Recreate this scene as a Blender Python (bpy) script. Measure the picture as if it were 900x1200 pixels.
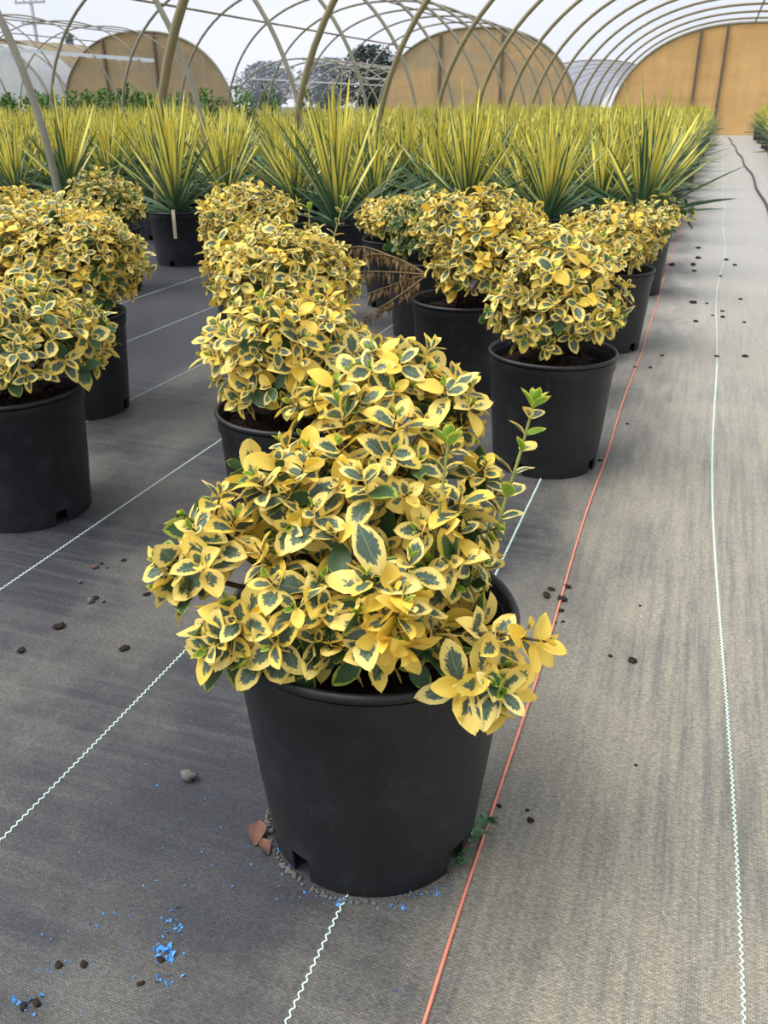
import bpy, math, random
import numpy as np
from mathutils import Vector, Matrix, Quaternion

S = bpy.context.scene
COL = S.collection
for o in list(bpy.data.objects):
    bpy.data.objects.remove(o)
PI = math.pi

# ------------------------------------------------------------------ camera
F, VPX, VPY, EYE = 1005.0, 846.0, 120.0, 1.05      # focal length in px of a 900x1200 frame, vanishing point of the rows, eye height
up_c = np.array([0, F, -(600 - VPY)]); up_c /= np.linalg.norm(up_c)
fw_c = np.array([VPX - 450, 600 - VPY, F]); fw_c /= np.linalg.norm(fw_c)
rt_c = -np.cross(fw_c, up_c)
RW = np.stack([rt_c, fw_c, up_c])                   # world = RW @ (right, up, forward)
CAM = np.array([0, 0, EYE])
def ray(x, y): return RW @ np.array([x - 450, 600 - y, F])
def gnd(x, y, z=0.0):
    d = ray(x, y); return CAM + d * ((z - EYE) / d[2])
def dep(x, y, depth): return CAM + ray(x, y) * (depth / F)
def project(P):
    c = (np.asarray(P) - CAM) @ RW
    return 450 + F * c[:, 0] / c[:, 2], 600 - F * c[:, 1] / c[:, 2], c[:, 2]

cd = bpy.data.cameras.new('camera'); cam = bpy.data.objects.new('camera', cd); COL.objects.link(cam)
cd.sensor_fit = 'VERTICAL'; cd.sensor_height = 24; cd.lens = 24 * F / 1200
cd.clip_end = 500; cd.clip_start = 0.02
m3 = Matrix([[RW[i, 0], RW[i, 1], -RW[i, 2]] for i in range(3)])
cam.matrix_world = Matrix.Translation(CAM.tolist()) @ m3.to_4x4()
cd.dof.use_dof = True; cd.dof.focus_distance = 1.25; cd.dof.aperture_fstop = 20.1 / 2.0
S.camera = cam

# ------------------------------------------------------------------ sky, sun, exposure
W = bpy.data.worlds.new('overcast_sky'); S.world = W; W.use_nodes = True
nt = W.node_tree; nt.nodes.clear()
wo = nt.nodes.new('ShaderNodeOutputWorld'); bg = nt.nodes.new('ShaderNodeBackground')
tc = nt.nodes.new('ShaderNodeTexCoord'); mp = nt.nodes.new('ShaderNodeMapping'); mp.inputs['Scale'].default_value = (1, 1, 3)
nz = nt.nodes.new('ShaderNodeTexNoise'); nz.inputs['Scale'].default_value = 2.2; nz.inputs['Detail'].default_value = 4
cr = nt.nodes.new('ShaderNodeValToRGB')
cr.color_ramp.elements[0].position = .35; cr.color_ramp.elements[0].color = (.70, .745, .86, 1)
cr.color_ramp.elements[1].position = .68; cr.color_ramp.elements[1].color = (.84, .86, .91, 1)
nt.links.new(tc.outputs['Generated'], mp.inputs[0]); nt.links.new(mp.outputs[0], nz.inputs['Vector'])
nt.links.new(nz.outputs['Fac'], cr.inputs[0]); nt.links.new(cr.outputs[0], bg.inputs['Color'])
bg.inputs['Strength'].default_value = 1.0
nt.links.new(bg.outputs[0], wo.inputs[0])
sd = bpy.data.lights.new('sun', 'SUN'); sd.energy = 3.4; sd.angle = math.radians(50); sd.color = (1, .97, .92)
sun = bpy.data.objects.new('sun', sd); COL.objects.link(sun)
sun.rotation_euler = Vector((.55, .25, -1)).to_track_quat('-Z', 'Y').to_euler()   # light through thin cloud, from the upper left
S.view_settings.view_transform = 'Standard'; S.view_settings.look = 'None'
S.view_settings.exposure = 0.25; S.view_settings.gamma = 1; S.view_settings.use_curve_mapping = False

# ------------------------------------------------------------------ node helpers
class NT:
    def __init__(s, name):
        s.m = bpy.data.materials.new(name); s.m.use_nodes = True; s.t = s.m.node_tree; s.t.nodes.clear()
        s.out = s.t.nodes.new('ShaderNodeOutputMaterial')
    def n(s, t, **k):
        x = s.t.nodes.new('ShaderNode' + t)
        for a, v in k.items(): setattr(x, a, v)
        return x
    def set(s, node, i, v):
        if isinstance(v, bpy.types.NodeSocket): s.t.links.new(v, node.inputs[i])
        elif v is not None: node.inputs[i].default_value = v
    def math(s, op, a, b=None, c=None, clamp=False):
        x = s.n('Math', operation=op, use_clamp=clamp); s.set(x, 0, a)
        if b is not None: s.set(x, 1, b)
        if c is not None: s.set(x, 2, c)
        return x.outputs[0]
    def sstep(s, v, a, b):
        x = s.n('MapRange', interpolation_type='SMOOTHSTEP'); s.set(x, 'Value', v)
        x.inputs['From Min'].default_value = a; x.inputs['From Max'].default_value = b
        return x.outputs[0]
    def mix(s, f, a, b, bt='MIX'):
        x = s.n('Mix', data_type='RGBA', blend_type=bt); s.set(x, 0, f)
        s.set(x, 6, a if isinstance(a, bpy.types.NodeSocket) else (*a, 1)); s.set(x, 7, b if isinstance(b, bpy.types.NodeSocket) else (*b, 1))
        return x.outputs[2]
    def noise(s, vec, scale, detail=3, rough=.5, dim='3D'):
        x = s.n('TexNoise', noise_dimensions=dim); s.set(x, 'Vector', vec)
        x.inputs['Scale'].default_value = scale; x.inputs['Detail'].default_value = detail; x.inputs['Roughness'].default_value = rough
        return x.outputs['Fac']
    def map(s, vec, scale=(1, 1, 1), loc=(0, 0, 0), rot=(0, 0, 0)):
        x = s.n('Mapping'); s.set(x, 0, vec); x.inputs['Scale'].default_value = scale; x.inputs['Location'].default_value = loc; x.inputs['Rotation'].default_value = rot
        return x.outputs[0]
    def obj(s): return s.n('TexCoord').outputs['Object']
    def xyz(s, v):
        x = s.n('SeparateXYZ'); s.set(x, 0, v); return x.outputs
    def attr(s, name):
        x = s.n('Attribute', attribute_name=name); return x.outputs['Vector']
    def bump(s, h, strength=.3, dist=.01):
        x = s.n('Bump'); s.set(x, 'Height', h); x.inputs['Strength'].default_value = strength; x.inputs['Distance'].default_value = dist
        return x.outputs[0]
    def bsdf(s, col, rough=.5, spec=.5, metal=0, normal=None, trans=0, tcol=None):
        p = s.n('BsdfPrincipled'); s.set(p, 'Base Color', col if isinstance(col, bpy.types.NodeSocket) else (*col, 1))
        s.set(p, 'Roughness', rough); s.set(p, 'Specular IOR Level', spec); p.inputs['Metallic'].default_value = metal
        if normal is not None: s.set(p, 'Normal', normal)
        r = p.outputs[0]
        if trans:
            t = s.n('BsdfTranslucent'); c = tcol or col
            s.set(t, 'Color', c if isinstance(c, bpy.types.NodeSocket) else (*c, 1))
            x = s.n('MixShader'); x.inputs[0].default_value = trans
            s.t.links.new(r, x.inputs[1]); s.t.links.new(t.outputs[0], x.inputs[2]); r = x.outputs[0]
        s.t.links.new(r, s.out.inputs[0]); return s.m

def simple(name, col, rough=.6, spec=.3, metal=0, var=.25, scale=8, trans=0):
    k = NT(name); f = k.noise(k.obj(), scale, 4)
    c = k.mix(f, tuple(x * (1 - var) for x in col), tuple(min(1, x * (1 + var)) for x in col))
    return k.bsdf(c, rough, spec, metal, trans=trans)

# ------------------------------------------------------------------ materials
def mat_fabric():
    k = NT('woven_ground_fabric'); P = k.obj(); X, Y, Z = k.xyz(P)
    edge = k.noise(k.map(P, (3, 1.2, 1)), 2.2, 4)
    xx = k.math('ADD', X, k.math('MULTIPLY_ADD', edge, .5, -.25))
    path = k.sstep(xx, -.42, .12)                                   # dust trodden along the path
    blot = k.noise(k.map(P, (1, .8, 1), (3.1, 1.7, 0)), 1.9, 5, .6)
    blot2 = k.noise(k.map(P, (1, 1, 1), (9.1, 4.7, 0)), 7.0, 4, .6)
    sx = k.noise(k.map(P, (34, 1.3, 1)), 1.6, 5, .7)                # streaks along the rows
    sy = k.noise(k.map(P, (1.3, 24, 1), (2, 0, 0), (0, 0, .1)), 1.6, 3, .6)
    bed = k.mix(k.sstep(blot, .40, .62), (.038, .040, .050), (.120, .117, .104))
    bed = k.mix(k.math('MULTIPLY', k.sstep(sy, .40, .70), .34), bed, (.150, .148, .142))
    wet = k.math('MULTIPLY', k.sstep(k.math('SUBTRACT', k.math('MULTIPLY', blot, .5), X), 2.26, 2.36), k.sstep(k.math('ADD', Y, k.math('MULTIPLY', blot2, .3)), 2.75, 2.95))   # damp patch
    ex = k.math('POWER', k.math('DIVIDE', k.math('ADD', X, .60), .24), 2.0); ey = k.math('POWER', k.math('DIVIDE', k.math('SUBTRACT', Y, .84), .20), 2.0)
    wet2 = k.sstep(k.math('ADD', k.math('ADD', ex, ey), k.math('MULTIPLY_ADD', blot2, 2.4, -1.2)), 1.5, .3)          # spilt water beside the first pot
    wet = k.math('MAXIMUM', wet, k.math('MULTIPLY', wet2, .8))
    bed = k.mix(k.math('MULTIPLY', k.sstep(blot2, .55, .75), .4), bed, (.040, .042, .051))
    bed = k.mix(k.math('MULTIPLY', wet, .8), bed, (.036, .038, .048))
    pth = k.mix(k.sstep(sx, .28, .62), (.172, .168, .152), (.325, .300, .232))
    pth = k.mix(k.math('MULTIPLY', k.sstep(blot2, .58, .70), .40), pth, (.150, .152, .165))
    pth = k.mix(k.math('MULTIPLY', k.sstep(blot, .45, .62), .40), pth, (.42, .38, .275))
    pth = k.mix(k.math('MULTIPLY', k.sstep(Y, 1.2, 8), .78), pth, (.47, .455, .425))   # grazing sky sheen painted into the colour, paler further down the path
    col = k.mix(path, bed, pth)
    br = k.n('TexBrick'); wv = k.n('TexNoise'); k.set(wv, 'Vector', P); wv.inputs['Scale'].default_value = 25; vm = k.n('VectorMath', operation='MULTIPLY_ADD'); k.set(vm, 0, wv.outputs['Color']); vm.inputs[1].default_value = (.0022, .0022, 0); k.set(vm, 2, P)
    k.set(br, 'Vector', k.map(vm.outputs[0], (1, 1, 1), (0, 0, 0), (0, 0, .03)))
    br.inputs['Scale'].default_value = 1; br.inputs['Mortar Size'].default_value = .0005; br.inputs['Mortar Smooth'].default_value = .6
    br.inputs['Brick Width'].default_value = .0070; br.inputs['Row Height'].default_value = .0031; br.offset = .5
    br.inputs['Color1'].default_value = (1, 1, 1, 1); br.inputs['Color2'].default_value = (.52, .52, .52, 1); br.inputs['Mortar'].default_value = (.0, .0, .0, 1)
    thread = br.outputs['Color']
    grit = k.noise(k.map(P, (140, 330, 1)), 1.0, 2, .7)
    amp = k.math('MULTIPLY_ADD', k.xyz(thread)[0], .75, .46)
    amp = k.math('MULTIPLY', amp, k.math('MULTIPLY_ADD', grit, 1.7, .15))
    cc = k.n('CombineColor'); [k.set(cc, i, amp) for i in range(3)]
    col = k.mix(1.0, col, cc.outputs[0], 'MULTIPLY')
    hgt = k.math('ADD', k.xyz(thread)[0], k.math('MULTIPLY', blot2, 3))
    return k.bsdf(col, k.math('MULTIPLY_ADD', blot, .3, .42), .35, normal=k.bump(hgt, .35, .0012))

def mat_pot():
    k = NT('black_nursery_plastic'); P = k.obj()
    d = k.noise(P, 14, 6, .65); d2 = k.noise(k.map(P, (1, 1, .12)), 60, 3, .6); d3 = k.noise(P, 160, 2)
    z = k.xyz(P)[2]
    c = k.mix(k.sstep(d, .45, .75), (.012, .0125, .015), (.026, .027, .031))
    c = k.mix(k.math('MULTIPLY', k.sstep(d2, .62, .8), .5), c, (.06, .06, .062))
    c = k.mix(k.math('MULTIPLY', k.sstep(d3, .70, .78), .35), c, (.11, .11, .105))
    return k.bsdf(c, k.math('MULTIPLY_ADD', d, .25, .36), .42, normal=k.bump(d, .15, .004))

def mat_leaf():
    k = NT('variegated_leaf'); uv = k.xyz(k.attr('leaf_uv')); par = k.xyz(k.attr('leaf_par'))
    u, v, sd = uv[0], uv[1], uv[2]; thr, kind, hue = par[0], par[1], par[2]
    av = k.math('ABSOLUTE', v)
    cv = k.n('CombineXYZ'); k.set(cv, 0, k.math('SUBTRACT', u, k.math('MULTIPLY', av, .22))); k.set(cv, 1, k.math('MULTIPLY', v, .35)); k.set(cv, 2, sd)
    n1 = k.noise(cv.outputs[0], 9, 2, .6)
    du = k.math('DIVIDE', k.math('SUBTRACT', u, .40), .50)
    e = k.math('ADD', k.math('POWER', av, 1.7), k.math('POWER', k.math('ABSOLUTE', du), 2.2))
    e = k.math('ADD', e, k.math('MULTIPLY_ADD', n1, 1.1, -.55))
    g = k.math('SUBTRACT', thr, e)
    g = k.sstep(g, -.07, .07)
    n2 = k.noise(cv.outputs[0], 16, 2, .6)
    green = k.mix(n2, (.030, .065, .045), (.165, .235, .165))
    green = k.mix(k.math('MULTIPLY', k.sstep(av, .09, .0), .6), green, (.26, .33, .20))
    yel = k.mix(hue, (.92, .63, .060), (.92, .79, .31))
    n3 = k.noise(cv.outputs[0], 5, 3, .6)
    yel = k.mix(k.math('MULTIPLY', n3, .5), yel, (.90, .71, .17))
    col = k.mix(g, yel, green)
    lime = k.mix(g, (.66, .66, .09), (.22, .38, .045))
    col = k.mix(k.sstep(kind, .55, .95), col, lime)
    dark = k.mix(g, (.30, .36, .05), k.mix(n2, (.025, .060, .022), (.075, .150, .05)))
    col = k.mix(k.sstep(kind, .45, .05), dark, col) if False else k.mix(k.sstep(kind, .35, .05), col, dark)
    hb = k.math('ADD', k.math('MULTIPLY', av, -.5), n2)
    return k.bsdf(col, .42, .35, normal=k.bump(hb, .25, .002), trans=.22)

def mat_yucca():
    k = NT('yucca_blade'); uv = k.xyz(k.attr('leaf_uv')); par = k.xyz(k.attr('leaf_par'))
    u, v, sd = uv[0], uv[1], uv[2]; wid, kind = par[0], par[1]
    av = k.math('ABSOLUTE', v)
    cv = k.n('CombineXYZ'); k.set(cv, 0, k.math('MULTIPLY', u, .6)); k.set(cv, 1, k.math('MULTIPLY', v, 3)); k.set(cv, 2, sd)
    n = k.noise(cv.outputs[0], 2.5, 3, .6)
    m = k.math('SUBTRACT', k.math('ADD', wid, k.math('MULTIPLY_ADD', n, .5, -.25)), av)
    base = k.sstep(u, .08, .55)
    m = k.math('MULTIPLY', k.sstep(m, -.06, .06), base)
    g = k.mix(n, (.035, .085, .040), (.085, .175, .085))
    y = k.mix(n, (.84, .68, .045), (.90, .82, .20))
    return k.bsdf(k.mix(m, g, y), .42, .35, trans=.2)

def mat_film(name, a, b, c):
    k = NT(name); P = k.obj()
    n1 = k.noise(k.map(P, (.25, 1, .8)), 1.3, 5, .65); n2 = k.noise(k.map(P, (1.6, 1, .18)), 3.0, 4, .6); n3 = k.noise(P, .5, 2)
    col = k.mix(k.sstep(n1, .35, .65), a, b); col = k.mix(k.math('MULTIPLY', k.sstep(n2, .45, .75), .6), col, c)
    return k.bsdf(col, .5, .3, normal=k.bump(k.math('ADD', n2, n1), .5, .12), trans=.58)

M = {}
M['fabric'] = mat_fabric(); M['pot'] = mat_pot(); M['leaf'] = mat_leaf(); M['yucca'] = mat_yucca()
M['soil'] = simple('potting_bark', (.020, .013, .010), .9, .1, var=.8, scale=70)
M['bark'] = simple('brown_twig', (.105, .072, .040), .8, .2, var=.4, scale=60)
M['shoot'] = simple('green_shoot', (.23, .26, .065), .6, .3, var=.3, scale=40)
M['dead'] = simple('withered_foliage', (.27, .185, .095), .85, .1, var=.5, scale=60)
M['tube'] = simple('weathered_hoop_tube', (.235, .200, .105), .5, .4, var=.25, scale=5)
M['tube2'] = simple('grey_hoop_tube', (.25, .235, .175), .5, .4, var=.25, scale=5)
M['post'] = simple('dark_wall_post', (.16, .135, .10), .8, .2)
M['film'] = mat_film('tan_plastic_film', (.84, .62, .32), (.93, .70, .37), (.74, .57, .33))
M['film2'] = mat_film('dusty_tan_film', (.66, .55, .37), (.82, .62, .34), (.58, .51, .38))
M['film3'] = mat_film('brown_grey_film', (.50, .42, .28), (.62, .49, .29), (.56, .50, .38))
M['white_film'] = mat_film('white_plastic_film', (.74, .77, .80), (.80, .81, .82), (.66, .69, .72))
M['grey_net'] = mat_film('grey_shade_cloth', (.34, .36, .42), (.46, .48, .55), (.58, .60, .66))
M['mint'] = simple('mint_thread', (.66, .86, .72), .7, .2, var=.2, scale=60)
M['pale'] = simple('pale_thread', (.52, .60, .54), .7, .2, var=.2, scale=60)
M['red'] = simple('orange_red_cord', (.74, .25, .16), .65, .25, var=.25, scale=30)
M['blue'] = simple('blue_granules', (.07, .30, .80), .6, .3, var=.5, scale=80)
M['hose'] = simple('dark_hose', (.030, .031, .036), .5, .4)
M['clod'] = simple('soil_clod', (.034, .026, .021), .95, .05, var=.6, scale=50)
M['stone'] = simple('grey_pebble', (.13, .125, .115), .9, .1, var=.5, scale=60)
M['dryleaf'] = simple('dry_leaf', (.155, .082, .062), .8, .2, var=.5, scale=50)
M['weed'] = simple('weed_leaf', (.12, .22, .115), .55, .3, var=.4, scale=70, trans=.15)
M['weedstem'] = simple('weed_stem', (.22, .085, .055), .6, .3)
M['straw'] = simple('dry_straw_blade', (.52, .44, .32), .7, .2)
M['earth'] = simple('bare_earth', (.16, .15, .09), .95, .1, var=.4, scale=.7)
M['shrubgreen'] = simple('crop_green', (.10, .20, .045), .6, .2, var=.5, scale=3, trans=.2)
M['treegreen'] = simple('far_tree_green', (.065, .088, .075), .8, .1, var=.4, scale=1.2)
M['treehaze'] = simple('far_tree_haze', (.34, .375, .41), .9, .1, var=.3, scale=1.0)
M['slate'] = simple('slate_roof', (.10, .105, .125), .8, .2)
M['brickred'] = simple('brown_wall', (.30, .17, .10), .9, .1)
M['poleg'] = simple('utility_pole_grey', (.42, .42, .46), .8, .2)
M['torn'] = simple('torn_white_plastic', (.72, .75, .78), .5, .3, var=.1, trans=.2)

# ------------------------------------------------------------------ object helpers
def mesh_from(name, V, Fc, uv=None, par=None, smooth=True):
    me = bpy.data.meshes.new(name)
    me.from_pydata([tuple(map(float, v)) for v in V], [], [tuple(map(int, f)) for f in Fc])
    if uv is not None:
        a = me.attributes.new('leaf_uv', 'FLOAT_VECTOR', 'POINT'); a.data.foreach_set('vector', np.asarray(uv, np.float32).ravel())
        a = me.attributes.new('leaf_par', 'FLOAT_VECTOR', 'POINT'); a.data.foreach_set('vector', np.asarray(par, np.float32).ravel())
    if smooth: me.polygons.foreach_set('use_smooth', np.ones(len(me.polygons), bool))
    me.update(); return me
def link(name, data, mat=None, parent=None, mw=None):
    o = bpy.data.objects.new(name, data); COL.objects.link(o)
    if mat is not None and not data.materials: data.materials.append(mat)
    if parent is not None: o.parent = parent
    if mw is not None: o.matrix_local = mw
    return o
def tag(o, label=None, cat=None, group=None, kind=None):
    if label: o['label'] = label
    if cat: o['category'] = cat
    if group: o['group'] = group
    if kind: o['kind'] = kind
    return o
def thing(name, loc, label, cat, group=None, rz=0):
    o = bpy.data.objects.new(name, None); COL.objects.link(o); o.empty_display_size = .1
    o.location = loc; o.rotation_euler = (0, 0, rz)
    return tag(o, label, cat, group)

class MB:
    def __init__(s): s.V = []; s.F = []; s.n = 0
    def add(s, V, Fc):
        V = np.asarray(V, float); s.V.append(V); b = s.n
        s.F += [tuple(i + b for i in f) for f in Fc]; s.n += len(V)
    def box(s, a, b):
        (x0, y0, z0), (x1, y1, z1) = a, b
        V = [(x, y, z) for z in (z0, z1) for y in (y0, y1) for x in (x0, x1)]
        s.add(V, [(0, 2, 3, 1), (4, 5, 7, 6), (0, 1, 5, 4), (2, 6, 7, 3), (0, 4, 6, 2), (1, 3, 7, 5)])
    def tube(s, pts, rad, n=8, cap=True):
        pts = [Vector(p) for p in pts]; m = len(pts)
        rad = [rad] * m if not hasattr(rad, '__len__') else rad
        d0 = (pts[1] - pts[0]).normalized(); a = d0.orthogonal().normalized(); V = []
        for i, p in enumerate(pts):
            d = (pts[min(i + 1, m - 1)] - pts[max(i - 1, 0)]).normalized()
            a = (a - d * a.dot(d)); a = a.normalized() if a.length > 1e-6 else d.orthogonal().normalized()
            b = d.cross(a)
            for j in range(n):
                t = 2 * PI * j / n; V.append(p + (a * math.cos(t) + b * math.sin(t)) * rad[i])
        Fc = [(i * n + j, i * n + (j + 1) % n, (i + 1) * n + (j + 1) % n, (i + 1) * n + j) for i in range(m - 1) for j in range(n)]
        if cap: Fc += [tuple(range(n))[::-1], tuple((m - 1) * n + j for j in range(n))]
        s.add([tuple(v) for v in V], Fc)
    def lathe(s, prof, n=48, skip=None, close=False):
        V = [(r * math.cos(2 * PI * j / n), r * math.sin(2 * PI * j / n), z) for r, z in prof for j in range(n)]
        Fc = []
        for i in range(len(prof) - 1):
            for j in range(n):
                if skip and skip(i, j): continue
                Fc.append((i * n + j, i * n + (j + 1) % n, (i + 1) * n + (j + 1) % n, (i + 1) * n + j))
        s.add(V, Fc)
    def blob(s, c, r, rng, sq=.7, n=7, rough=.3):
        V = []; Fc = []
        for i in range(1, n - 1):
            t = PI * i / (n - 1)
            for j in range(n + 1):
                p = 2 * PI * j / (n + 1); q = r * (1 + rng.uniform(-rough, rough))
                V.append((c[0] + q * math.sin(t) * math.cos(p), c[1] + q * math.sin(t) * math.sin(p), c[2] + q * math.cos(t) * sq))
        k = n + 1; V += [(c[0], c[1], c[2] + r * sq), (c[0], c[1], c[2] - r * sq)]; a, b = len(V) - 2, len(V) - 1
        for i in range(n - 3):
            for j in range(k): Fc.append((i * k + j, (i + 1) * k + j, (i + 1) * k + (j + 1) % k, i * k + (j + 1) % k))
        for j in range(k): Fc.append((a, j, (j + 1) % k)); Fc.append((b, (n - 3) * k + (j + 1) % k, (n - 3) * k + j))
        s.add(V, Fc)
    def mesh(s, name, smooth=True): return mesh_from(name, np.concatenate(s.V), s.F, smooth=smooth)
    def build(s, name, mat, parent=None, smooth=True): return link(name, s.mesh(name, smooth), mat, parent)

# ------------------------------------------------------------------ setting: ground and fabric with its threads
b = MB(); b.box((-120, -20, -.30), (80, 220, -.03)); o = b.build('ground', M['earth'], smooth=False)
tag(o, 'bare earth surrounding the nursery houses', 'ground', kind='structure')
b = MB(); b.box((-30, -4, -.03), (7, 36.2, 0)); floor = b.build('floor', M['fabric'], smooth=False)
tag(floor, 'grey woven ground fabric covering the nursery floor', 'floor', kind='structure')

def thread(X, wob, amp, lam, y0, y1, r, mat, yfine):
    ys = list(np.arange(y0, yfine, lam / 6)) + list(np.arange(yfine, y1, .25))
    V = []; Fc = []
    for i, y in enumerate(ys):
        x = X + wob(y) + (amp * math.sin(2 * PI * y / lam) if y < yfine else 0)
        V += [(x - r, y, .0004), (x - r * .5, y, .0022), (x + r * .5, y, .0022), (x + r, y, .0004)]
    for i in range(len(ys) - 1):
        for j in range(3): Fc.append((4 * i + j, 4 * i + j + 1, 4 * i + j + 5, 4 * i + j + 4))
    o = link('marker_thread', mesh_from('marker_thread', V, Fc), mat, floor); return o
flat = lambda y: .004 * math.sin(y * 2.1)
thread(-.355, flat, .0021, .013, .2, 34, .0013, M['mint'], 3.5)
thread(-.907, flat, .0021, .013, .2, 34, .0012, M['mint'], 3.5)
thread(-1.456, flat, .0018, .013, .2, 34, .0012, M['mint'], 3.5)
for X in (-2.01, -2.56, -3.11, -3.66): thread(X, flat, .0015, .013, .8, 34, .0013, M['pale'], 3)
thread(.187, lambda y: -.026 * (1 - math.cos(min(y, 9) * .75)) + .012 * math.sin(y * 1.9), .0021, .012, .2, 34, .0014, M['mint'], 4)
thread(.745, lambda y: .01 * math.sin(y), .0015, .013, .8, 34, .0016, M['pale'], 2)

b = MB(); b.tube([(-.189 + .004 * math.sin(y * 1.7) + .003 * math.sin(y * 5.1), y, .0026) for y in np.arange(.25, 28, .08)], .0025, 6)
tag(b.build('string_line', M['red']), 'orange red cord stretched straight along the pots on the fabric', 'cord')
hp = [gnd(900, 252), gnd(885, 215), gnd(868, 185), gnd(857, 166.5)]
pts = [(1.6, 1.0, .015), (1.05, 4.5, .015), (.66, 7.5, .015)] + [(p[0], p[1], .015) for p in hp] + [(.36, 33, .015)]
fine = []
for i in range(len(pts) - 1):
    for t in np.linspace(0, 1, 10, endpoint=False):
        q = np.array(pts[i]) * (1 - t) + np.array(pts[i + 1]) * t; q[0] += .02 * math.sin(q[1] * 1.3); fine.append(q)
b = MB(); b.tube(fine, .015, 6)
tag(b.build('irrigation_hose', M['hose']), 'dark hose snaking along the far path toward the tan end wall', 'hose')

# ------------------------------------------------------------------ hoop houses
SE = 2.3
def arch(c, a, h, t):            # t from 0 (left foot) to 1 (right foot), superellipse
    th = PI * (1 - t); x = math.cos(th); z = math.sin(th)
    return c + a * math.copysign(abs(x) ** (2 / SE), x), h * abs(z) ** (2 / SE)
def arch_z(c, a, h, X): return h * max(0, 1 - abs((X - c) / a) ** SE) ** (1 / SE)
def arch_pts(c, a, h, y, n=48): return [(*(lambda q: (q[0], y, q[1]))(arch(c, a, h, i / n)),) for i in range(n + 1)]

def end_wall(parent, c, a, h, y, film, posts, edge):
    root = MB(); root.tube([(x, y - .04, z) for x, _, z in arch_pts(c, a, h, y)], .05, 8)
    w = root.build('end_wall', edge, parent)
    xs = [c - a * .995] + list(posts) + [c + a * .995]
    for i in range(len(xs) - 1):
        m = 14; V = []; Fc = []
        for k in range(m + 1):
            X = xs[i] + (xs[i + 1] - xs[i]) * k / m; z = arch_z(c, a, h, X)
            for l in range(7):
                V.append((X, y + .03 * math.sin(3 * X + l) * math.sin(PI * k / m), z * l / 6))
        n0 = len(V); V += [(x, yy + .03, z) for x, yy, z in V]
        for k in range(m):
            for l in range(6):
                p = k * 7 + l; Fc.append((p, p + 7, p + 8, p + 1)); Fc.append((n0 + p, n0 + p + 1, n0 + p + 8, n0 + p + 7))
        link('cover_panel', mesh_from('cover_panel', V, Fc), film, w)
    for X in posts:
        z = arch_z(c, a, h, X); bb = MB(); bb.box((X - .05, y - .12, 0), (X + .05, y - .03, z)); bb.build('post', M['post'], w, False)
    return w

def hoops(parent, c, a, h, ys, r, mat):
    for y in ys:
        b = MB(); b.tube(arch_pts(c, a, h, y), r, 8); b.build('hoop', mat, parent)
def purlin(parent, c, a, h, t, y0, y1, r, mat):
    x, z = arch(c, a, h, t); b = MB(); b.tube([(x, y0, z - r * 1.5), (x, y1, z - r * 1.5)], r, 8); b.build('purlin', mat, parent)

K = 1.10
YE = 32.3 * K
hm = thing('hoop_house', (0, 0, 0), 'open hoop house with tan film end wall at the end of the path', 'greenhouse')
CM, AM, HM = .66, 4.51, 3.49
hoops(hm, CM, AM, HM, [5.26 * K + 2.325 * i for i in range(13)] + [5.26 * K - 2.325], .033, M['tube'])
purlin(hm, CM, AM, HM, .5, 3.4, YE, .024, M['tube'])
end_wall(hm, CM, AM, HM, YE, M['film'], (-1.0, -.15, 1.75, 3.2), M['tube2'])

hn = thing('hoop_house', (0, 0, 0), 'open hoop house beyond the yuccas with dusty tan end wall between crossing hoops', 'greenhouse')
CN, AN, HN = -8.95, 3.98, 3.56
hoops(hn, CN, AN, HN, [6.1 + 2.45 * i for i in range(12)], .030, M['tube2'])
purlin(hn, CN, AN, HN, .30, 3.5, YE, .024, M['tube'])
purlin(hn, CN, AN, HN, .5, 3.5, YE, .022, M['tube2'])
end_wall(hn, CN, AN, HN, YE, M['film2'], (-10.35, -7.95), M['tube2'])

h3 = thing('hoop_house', (0, 0, 0), 'far hoop house with brown end wall behind the green crop rows', 'greenhouse')
C3, A3, H3 = -23.6, 4.35, 3.75
hoops(h3, C3, A3, H3, [17 + 2.6 * i for i in range(7)], .026, M['tube2'])
for t in (.36, .5, .64): purlin(h3, C3, A3, H3, t, 15, YE, .02, M['tube2'])
end_wall(h3, C3, A3, H3, YE, M['film3'], (gnd(123, 90, 1.6)[0] * 0 - 25.45, -22.9), M['tube2'])
rng = random.Random(5)
x, z = arch(C3, A3, H3, .78); V = []; Fc = []
ys = np.linspace(16.5, 31, 60)
for i, y in enumerate(ys):
    wv = .10 + .05 * rng.random(); V += [(x + .05, y, z - .02), (x + .05 + .03 * rng.random(), y, z - .02 - wv)]
    if i: Fc.append((2 * i - 2, 2 * i - 1, 2 * i + 1, 2 * i))
link('torn_plastic_strip', mesh_from('torn_plastic_strip', V, Fc), M['torn'], h3)

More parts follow.
